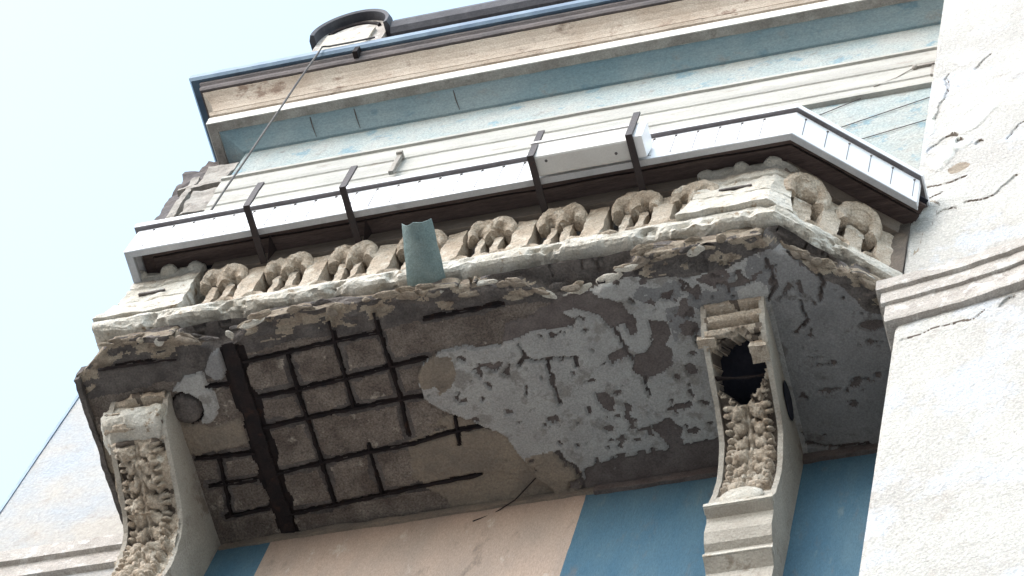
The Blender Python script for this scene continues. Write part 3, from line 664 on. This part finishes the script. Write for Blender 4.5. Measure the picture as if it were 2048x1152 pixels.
for s_ in (.26, .60): block((c0[0]+ct[0]*s_, c0[1]+ct[1]*s_), ct, seed=int(s_*70))
for s_ in (.17, .33, .52, .68): boss((c0[0]+ct[0]*s_, c0[1]+ct[1]*s_), ct, int(s_*90))
q = MB(); q.box(-2.36, PX-.002, -.86, -.55, 16.27, 16.93, r=.04); bal(q, 'end_gap_filler', 'recess', BST, amp=.008, freq=12)  # dark box added to close the gap, its shade painted in
# fallen rubble sitting on the ledge
for k in range(16):
    x = random.choice([random.uniform(-4.0,-3.5), random.uniform(-5.9,-3.4)])
    q = MB(); r = random.uniform(.015,.035); q.ball((x, -1.325, 16.30+r*.4), r*1.5, r, r, 8, 6); bal(q, 'rubble', random.choice(['stone','edge']), BST, amp=.012, freq=22)

# railing: wooden beam, deck boards, white cladding and cap
m = MB(); sweep(m, [(-6.14,-1.325),(-2.782,-1.325),(PX+.0,-.805)], [(-.08,16.815),(0,16.815),(0,16.955),(-.08,16.955)], res=.05)
bal(m, 'rail_beam', 'wood_light', amp=.004, freq=6)
m = MB(); sweep(m, [(-6.56,-1.30),(-6.10,-1.30)], [(-.1,16.855),(0.01,16.855),(0.01,16.90),(-.1,16.90)], res=.04); bal(m, 'rail_wedge', 'wood_light', amp=.008, freq=7)
rail = thing('x', '', '')  # placeholder replaced below
bpy.data.objects.remove(rail)
m = MB()
for a_, b_, z in ((.145,.085,16.975),(.078,-.02,16.965)):
    sweep(m, cpath(0, -6.42, -.3), [(b_,z),(a_,z),(a_,z+.02),(b_,z+.02)], res=.08)
bal(m, 'rail_boards', 'wood', amp=.006, freq=5)
m = MB(); sweep(m, cpath(0, -6.42, -.3), [(-.1,17.0),(.17,17.0),(.17,17.01),(-.1,17.01)]); bal(m, 'rail_gap_shade', 'black')  # black sheet painting the shade between boards and cladding
CE = .20
cl = cpath(CE, -6.60, -.2, x2=-2.13)
cm = MB(); sweep(cm, cl, [(-.025,16.835),(0,16.822),(0,17.125),(-.025,17.125)], xend=-2.13, res=.06)
cst = (-2.703, -1.53); jx = -6.50; SCR = []
while jx < -2.76:
    y = -1.5315
    cm.box(jx-.0024, jx+.0024, y, y+.003, 16.86, 17.105, mi=1)
    cm.box(jx-.016, jx+.016, y, y+.003, 16.862, 16.866, mi=1)
    SCR.append((jx+.004, y, 17.100)); jx += .1247
for k in range(6):
    s_ = .06+k*.136; x = cst[0]+.743*s_; y = cst[1]+.669*s_
    if x > -2.15: break
    x += .001; y -= .0011
    cm.add([(x-.743*.0026, y-.669*.0026, 16.86),(x+.743*.0026, y+.669*.0026, 16.86),(x+.743*.0026, y+.669*.0026, 17.1),(x-.743*.0026, y-.669*.0026, 17.1)], [(0,1,2,3)], 1)
    SCR.append((x, y, 17.09))
clad = bal(cm, 'rail_cladding', ['pvc', 'pvc_joint'], merge=0, dmap=lambda V: V+np.stack([0*V[:,0], .004*fbm(V[:,0], 0, V[:,2]*.3, 2.2, 2, 7), .003*fbm(V[:,0], 3, 0, 1.7, 2, 8)], 1))
sc0 = None
for p in SCR:
    if sc0 is None:
        q = MB(); q.ball((0,0,0), .008, .005, .009, 8, 6); sc0 = bal(q, 'screw', 'screw', clad); so_ = sc0
    else: so_ = sc0.copy(); C.objects.link(so_); so_.parent = clad
    so_.location = p
m = MB(); sweep(m, cl, [(-.042,16.826),(-.002,16.816),(-.002,16.824),(-.03,16.86),(-.042,16.86)], xend=-2.135); bal(m, 'cladding_lip', 'lip_grey', clad)
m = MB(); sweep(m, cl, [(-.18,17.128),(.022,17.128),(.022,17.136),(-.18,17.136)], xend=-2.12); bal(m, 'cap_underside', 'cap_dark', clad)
m = MB(); sweep(m, cl, [(-.18,17.136),(.025,17.136),(.025,17.185),(.015,17.19),(-.18,17.19)], xend=-2.11); bal(m, 'cap_rail', 'pvc', clad)
# console brackets
PRF = [(0,16.02),(-.97,16.02),(-.97,15.985),(-.95,15.94),(-.915,15.905),(-.90,15.86),(-.85,15.82),(-.78,15.795),(-.64,15.745),(-.52,15.71),(-.43,15.67),(-.36,15.61),(-.325,15.54),(-.29,15.42),(-.275,15.32),(-.285,15.18),(-.30,15.06),(-.33,14.965),(-.33,14.935),(-.275,14.93),(-.265,14.90),(-.265,14.80),(-.235,14.74),(-.20,14.72),(-.20,14.66),(-.13,14.62),(-.13,14.40),(-.10,14.36),(-.10,13.6),(0,13.6)]
def console(x0, x1, label, hole):
    c = MB()
    ins = .0
    prof = PRF
    fr = []
    for (a, b) in zip(prof[:-1], prof[1:]):
        n = max(1, int(math.hypot(b[0]-a[0], b[1]-a[1])/.02))
        for k in range(n): fr.append((a[0]+(b[0]-a[0])*k/n, a[1]+(b[1]-a[1])*k/n))
    fr.append(prof[-1])
    # side slabs (cheeks) leave a carved trough between them
    def solid(xa, xb, inset, zmax=99, mt=0):
        F_ = [(y+(inset if y < -.01 else 0), z) for y, z in fr]
        V = [(xa, y, z) for y, z in F_]+[(xb, y, z) for y, z in F_]; n = len(F_)
        c.add(V, [tuple(range(n)), tuple(range(n, 2*n))[::-1]], mt)
        c.add(V, [(i, (i+1) % n, n+(i+1) % n, n+i) for i in range(n)], mt)
    ck = .028
    solid(x0, x0+ck, 0); solid(x1-ck, x1, 0)
    lowp = [(0,15.13),(-.288,15.13),(-.305,15.05),(-.336,14.965),(-.336,14.935),(-.28,14.925),(-.27,14.90),(-.27,14.80),(-.24,14.735),(-.205,14.715),(-.205,14.655),(-.135,14.62),(-.135,14.40),(-.105,14.36),(-.105,13.6),(0,13.6)]
    n = len(lowp); V = [(x0-.003, y, z) for y, z in lowp]+[(x1+.003, y, z) for y, z in lowp]
    c.add(V, [tuple(range(n)), tuple(range(n, 2*n))[::-1]]+[(i, (i+1) % n, n+(i+1) % n, n+i) for i in range(n)])
    o = bal(c, 'console_bracket', ['bside'], amp=.0035, freq=8, amp2=.002, freq2=40, merge=0)
    o['label'] = label
    # centre: sculpted front between the cheeks
    ys = np.array(fr)
    front = [p for p in fr if p[0] < -.001]
    fp = np.array(front); s = np.concatenate([[0], np.cumsum(np.hypot(*np.diff(fp, axis=0).T))])
    # resample at 1 cm
    S = np.arange(.0, s[-1], .0065); Y0 = np.interp(S, s, fp[:, 0]); Z0 = np.interp(S, s, fp[:, 1])
    ty = np.gradient(Y0); tz = np.gradient(Z0); ln = np.hypot(ty, tz)+1e-9; ny, nz = tz/ln, -ty/ln   # normal pointing outwards
    sgn = np.where(ny > 0, -1, 1); 
    ny, nz = -np.abs(tz/ln), -np.abs(ty/ln)
    U = np.linspace(0, 1, 64)
    if not hole: x0 -= .03
    xx = x0+ck*.6+(x1-x0-1.2*ck)*U
    SS, UU = np.meshgrid(S, U, indexing='ij'); uc = (UU-.5)*2
    # acanthus zone
    az = ((Z0[:, None] < 15.80) & (Z0[:, None] > 15.12))*1.0
    ph = SS*48+2.6*np.abs(uc)*3
    au = np.abs(uc)
    # lobed acanthus leaves: domes of different size around a fluted stem, rows stepping up the scroll
    hw_ = (x1-x0)/2-ck*.5; XM = uc*hw_+.006*fbm(SS, UU*.35, 0, 9, 2, 8); SM = SS+.008*fbm(SS, UU*.35, 0, 8, 2, 7)
    base_ = np.full(SS.shape, -.034); rl = random.Random(int(abs(x0)*100))
    s_lo = S[np.argmax(Z0 < 15.80)]; s_hi = S[np.argmax(Z0 < 15.12)]
    def dome(cx, cs, rx, rs, hh):
        nonlocal base_
        q = np.clip(1-((XM-cx)/rx)**2-((SM-cs)/rs)**2, 0, 1); ang = np.arctan2((SM-cs)/rs, (XM-cx)/rx); base_ = np.maximum(base_, -.034+hh*(.78*np.tanh(q*7)+.22*np.sqrt(q))*(1-.16*(q < .8)*(.5+.5*np.cos(ang*7))))
    cs = s_lo+.03; kk = 0
    while cs < s_hi+.02:
        big = 1.0 if kk % 3 else 1.25
        for sd_ in (-1, 1):
            j_ = rl.uniform(-.012, .012)
            dome(sd_*.056, cs+j_, .036*big, .036*big, .052*big)
            dome(sd_*.098, cs-.028+j_, .027*big, .016*big, .064)
            dome(sd_*.110, cs+.010+j_, .022*big, .013*big, .058)
            dome(sd_*.080, cs+.042+j_, .015*big, .018*big, .050)
            dome(sd_*.028, cs-.034+j_, .018, .026, .050)
        cs += .098; kk += 1
    stem = np.exp(-(XM/.017)**2)*.046*(.75+.25*np.sin(SM*70))-.034
    flt = np.where(SM > s_hi-.10, (.5+.5*np.cos(XM*2*PI/.030))*.026*(np.abs(XM) < .075)-.022, -1)
    base_ = np.maximum(np.maximum(base_, stem), flt)
    H = az*(base_-.004)+az*.012*fbm(SS, UU*.35, 0, 10, 3, 15)+az*.007*fbm(SS, UU*.35, 0, 34, 3, 5)
    top = (Z0[:, None] > 15.80)
    H = np.where(top, .026*np.tanh(6*np.sin(SS*2*PI/.088+.4))-.016+.010*fbm(SS, UU*.35, 0, 22, 3, 3), H)
    H = np.where(Z0[:, None] <= 15.12, .004*fbm(SS, UU*.3, 0, 20, 3, 3)-.001, H)
    H = H+az*.012
    if not hole:
        H += az*.02+np.where(Z0[:, None] > 15.40, .070*fbm(SS, UU*.35, 0, 11, 4, 55), 0)+np.where(top, .02, 0)
    hole_m = np.zeros(H.shape, bool)
    if hole:
        yy = Y0[:, None]+0*UU; sc_ = np.interp(-.74, [-1, 1], [0, 1])
        wob = .20*fbm(SS, UU*.35, 0, 13, 4, 66)+.04*vn(SS*90, UU*30, 0, 67)
        hole_m = ((yy+.69)/.165)**2+((uc+.10)/.88)**2 < 1+wob*3
        pl_ = ((yy+.70)/.185)**2+((uc)/1.1)**2 < 1+wob*3; H = np.where(pl_, -.018+.012*fbm(SS, UU*.35, 0, 20, 3, 9), H)
    Xg = x0+ck*.6+(x1-x0-1.2*ck)*UU
    P = np.stack([Xg, Y0[:, None]+ny[:, None]*H+.006, Z0[:, None]+nz[:, None]*H+.002], -1)
    P[..., 1] += np.where(hole_m, .10, 0); P[..., 2] += np.where(hole_m, .15, 0)
    mi = np.where(hole_m, 2, 0)  # hole lining blackened, shade put into the colour
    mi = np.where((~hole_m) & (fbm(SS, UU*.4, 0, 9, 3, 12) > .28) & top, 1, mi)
    mi = np.where((az > 0) & ~hole_m & (H < -.019) & (np.abs(uc) < .97), 1, mi)  # low crevices between leaves painted dark as shade
    mi = np.where(Z0[:, None]+0*UU < 15.13, 3, mi)
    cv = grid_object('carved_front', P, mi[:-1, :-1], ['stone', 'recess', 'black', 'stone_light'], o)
    return o, cv
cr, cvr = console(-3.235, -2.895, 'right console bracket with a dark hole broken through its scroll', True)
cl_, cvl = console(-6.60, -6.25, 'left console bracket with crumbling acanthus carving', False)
for o_, x0, x1 in ((cr, -3.235, -2.895), (cl_, -6.60, -6.25)):
    m = MB(); c_ = (x0+x1)/2
    m.ball((c_, -.312, 15.055), .115, .030, .085, 22, 12); bal(m, 'oval_medallion', 'stone_light', o_, amp=.002, freq=20, smooth=True)
    for zz0, zz1, yy in ((14.94, 14.965, -.345), (14.66, 14.68, -.215)):
        m = MB(); m.box(x0-.008, x1+.008, yy, yy+.05, zz0, zz1, r=.04); bal(m, 'bracket_band', 'stone_light', o_, amp=.003, freq=15)
m = MB(); stack(m, [(-6.625,-.74),(-6.625,-.945),(-6.27,-.945),(-6.27,-.74)], [(15.80,-.04),(15.84,.0),(15.90,.012),(15.96,.0),(16.0,-.01)], .02)
bal(m, 'scroll_block', 'stone_light', cl_, amp=.030, freq=9, amp2=.009, freq2=30)
m = MB()
for k in range(3): m.tube([(-3.22,-.63-.015*k,15.79-.01*k),(-3.05,-.62,15.80-.012*k),(-2.90,-.60-.01*k,15.80)], .006, 6)
bal(m, 'iron_bar', 'rust', cr)
m = MB(); m.box(-3.26, -3.17, -.86, -.81, 15.81, 15.85, r=.02); bal(m, 'loose_corner', 'stone', cr, amp=.012, freq=12)
m = MB(); m.box(-2.99, -2.90, -.80, -.70, 15.765, 15.83, r=.02); bal(m, 'loose_corner', 'stone', cr, amp=.012, freq=14)
m = MB(); m.ball((-2.886, -.40, 15.90), .012, .12, .06, 16, 10); bal(m, 'side_hole_shade', 'black', cr, amp=.01, freq=12)  # black lump on the cheek painting the shade of a hole

# ------------------------------------------------------------------ things on the balcony
# drain spout
def spout():
    xa, xb = -4.79, -4.57; P = []
    for t in np.linspace(0, 1, 14):
        y = -1.31-.335*t; zc = 16.10+.03*t; row = []
        wdt = .11*(1-.24*t); cx = -4.683+.018*t
        for a_ in np.linspace(-1, 1, 13):
            row.append((cx+a_*wdt, y-(.03*max(0, .5-abs(a_))*(t > .95)), zc+.045*abs(a_)**2.2*(.4+.8*t)))
        P.append(row)
    P = np.array(P); Q = P.copy(); Q[:, :, 2] += .004
    m = MB(); m.grid(P); m.grid(Q, flip=True)
    loop = [tuple(p) for p in P[0]]+[tuple(p) for p in Q[0][::-1]]
    for k in range(12):
        for E_ in (0, -1): m.add([P[E_][k], P[E_][k+1], Q[E_][k+1], Q[E_][k]], [(0,1,2,3)])
    for i in range(13):
        for E_ in (0, -1): m.add([P[i][E_], P[i+1][E_], Q[i+1][E_], Q[i][E_]], [(0,1,2,3)])
    m.ball((-4.64,-1.60,16.165), .03, .035, .012, 10, 7)
    o = m.build('drain_spout', 'spout', amp=.005, freq=14)
    tag(o, 'weathered green metal rain spout jutting from under the balustrade', 'rain spout')
spout()
# planter holders
LBR = [(-5.79, -1.68, 17.12, 'leftmost rusty angle bracket, bent arm in front of the white railing'),
       (-5.215, -1.687, 17.09, 'second rusty angle bracket from the left, empty, above the carved balustrade'),
       (-4.128, -1.668, 17.16, 'rusty angle bracket hugging the left end of the white planter box'),
       (-3.565, -1.688, 17.12, 'rusty angle bracket hugging the right end of the white planter box')]
for x, yo, zt, lab in LBR:
    b_ = thing('planter_bracket', lab, 'metal bracket', (x, -1.40, 16.80), 'rusty planter brackets on the railing')
    zb = 16.79; hw = .019
    m = MB(); m.box(x-hw, x+hw, yo, -1.33, zb-.012, zb, r=.04); a_ = m.build('arm', 'bracket_iron', amp=.002, freq=9); a_.parent = b_; a_.matrix_parent_inverse = Matrix.Translation((-x, 1.40, -16.80))
    m = MB(); m.box(x-hw, x+hw, yo-.012, yo-.0005, zb-.012, zt, r=.04); a_ = m.build('upright', 'bracket_iron', amp=.002, freq=9); a_.parent = b_; a_.matrix_parent_inverse = Matrix.Translation((-x, 1.40, -16.80))
    if x < -5:
        m = MB(); m.add([(x+.02,-1.34,zb),(x+.055,-1.47,zb+.06),(x+.06,-1.36,zb+.09),(x+.024,-1.34,zb+.004),(x+.055,-1.47,zb+.064),(x+.06,-1.36,zb+.094)], [(0,1,2),(5,4,3),(0,3,4,1),(1,4,5,2),(2,5,3,0)])
        a_ = m.build('gusset', 'bracket_iron'); a_.parent = b_; a_.matrix_parent_inverse = Matrix.Translation((-x, 1.40, -16.80))
# planter
pl_ = thing('planter_box', 'long white plastic planter box held by two rusty brackets', 'planter', (-3.84, -1.60, 16.80))
m = MB(); stack(m, [(-4.135,-1.545),(-4.135,-1.664),(-3.545,-1.664),(-3.545,-1.545)], [(16.795,-.012),(16.80,-.002),(16.82,.0),(16.96,.012),(16.962,.02),(16.985,.02),(16.985,.0),(16.975,-.01)], 1)
o = m.build('box_body', 'planter'); o.parent = pl_; o.matrix_parent_inverse = Matrix.Translation((3.84, 1.60, -16.80))
m = MB(); stack(m, [(-3.552,-1.55),(-3.552,-1.675),(-3.50,-1.675),(-3.50,-1.55)], [(16.80,0),(16.97,.008),(16.985,.008),(17.0,0)], 1)
o = m.build('end_cap', 'pvc'); o.parent = pl_; o.matrix_parent_inverse = Matrix.Translation((3.84, 1.60, -16.80))
for x, y in ((-4.05,-1.63),(-3.66,-1.60)):
    m = MB(); m.ball((x, y, 16.794), .009, .009, .003, 10, 6)
    o = m.build('drain_hole', 'screw'); o.parent = pl_; o.matrix_parent_inverse = Matrix.Translation((3.84, 1.60, -16.80))
m = MB(); m.box(-4.12, -3.56, -1.66, -1.55, 16.95, 16.97); o = m.build('soil', 'wood'); o.parent = pl_; o.matrix_parent_inverse = Matrix.Translation((3.84, 1.60, -16.80))
# small clamp above the rail
m = MB(); m.box(-6.44, -6.405, -.10, -.07, 21.42, 21.76, r=.05); m.box(-6.446, -6.399, -.12, -.06, 21.74, 21.77)
o = m.build('wall_clamp', 'lip', amp=.002); tag(o, 'small grey metal clamp fixed across the white wall mouldings above the railing', 'clamp')
# cable from the gutter
m = MB(); pts = [(-7.33+.003*math.sin(k*.5), -.50+.003*math.cos(k*.6), 23.45-k*.12) for k in range(35)]
m.tube([(-6.9,-.485,23.47),(-7.1,-.485,23.46),(-7.28,-.487,23.46)]+pts, .008, 6)
tag(m.build('hanging_cable', 'cable'), 'thin dark cable hanging from the gutter down past the wall corner', 'cable')
# clothes lines and their hook at the right
def line(p, q, lab, n=12, sag=.02, nm='clothes_line'):
    m = MB(); m.tube([(p[0]+(q[0]-p[0])*t, p[1]+(q[1]-p[1])*t, p[2]+(q[2]-p[2])*t-sag*4*t*(1-t)) for t in np.linspace(0, 1, n)], .0035, 5)
    tag(m.build(nm, 'cable'), lab, 'clothes line', 'clothes lines above the balcony')
line((-3.30,-.01,21.20), (-2.97,-.01,21.42), 'short uppermost clothes line just below the wall moulding', sag=.0)
line((-3.32,-.01,20.80), (-2.487,-.01,21.188), 'middle clothes line crossing the pale wall right of the railing corner', sag=.0)
line((-3.2,-.01,20.52), (-2.472,-.01,20.768), 'lowest clothes line crossing the pale wall above the canted railing', sag=.0)
hk = MB(); hk.box(-2.62, -2.46, -.07, -.03, 21.69, 21.72, r=.04); hk.ball((-2.62,-.06,21.70), .022, .02, .03); hk.box(-2.50, -2.47, -.06, -.02, 21.5, 21.72)
hk.tube([(-2.62,-.06,21.70),(-2.75,-.05,21.58),(-2.9,-.045,21.50)], .004, 5)
tag(hk.build('wire_anchor', 'lip', amp=.003), 'small grey wire anchor on the wall mouldings beside the patched building joint', 'wire anchor')
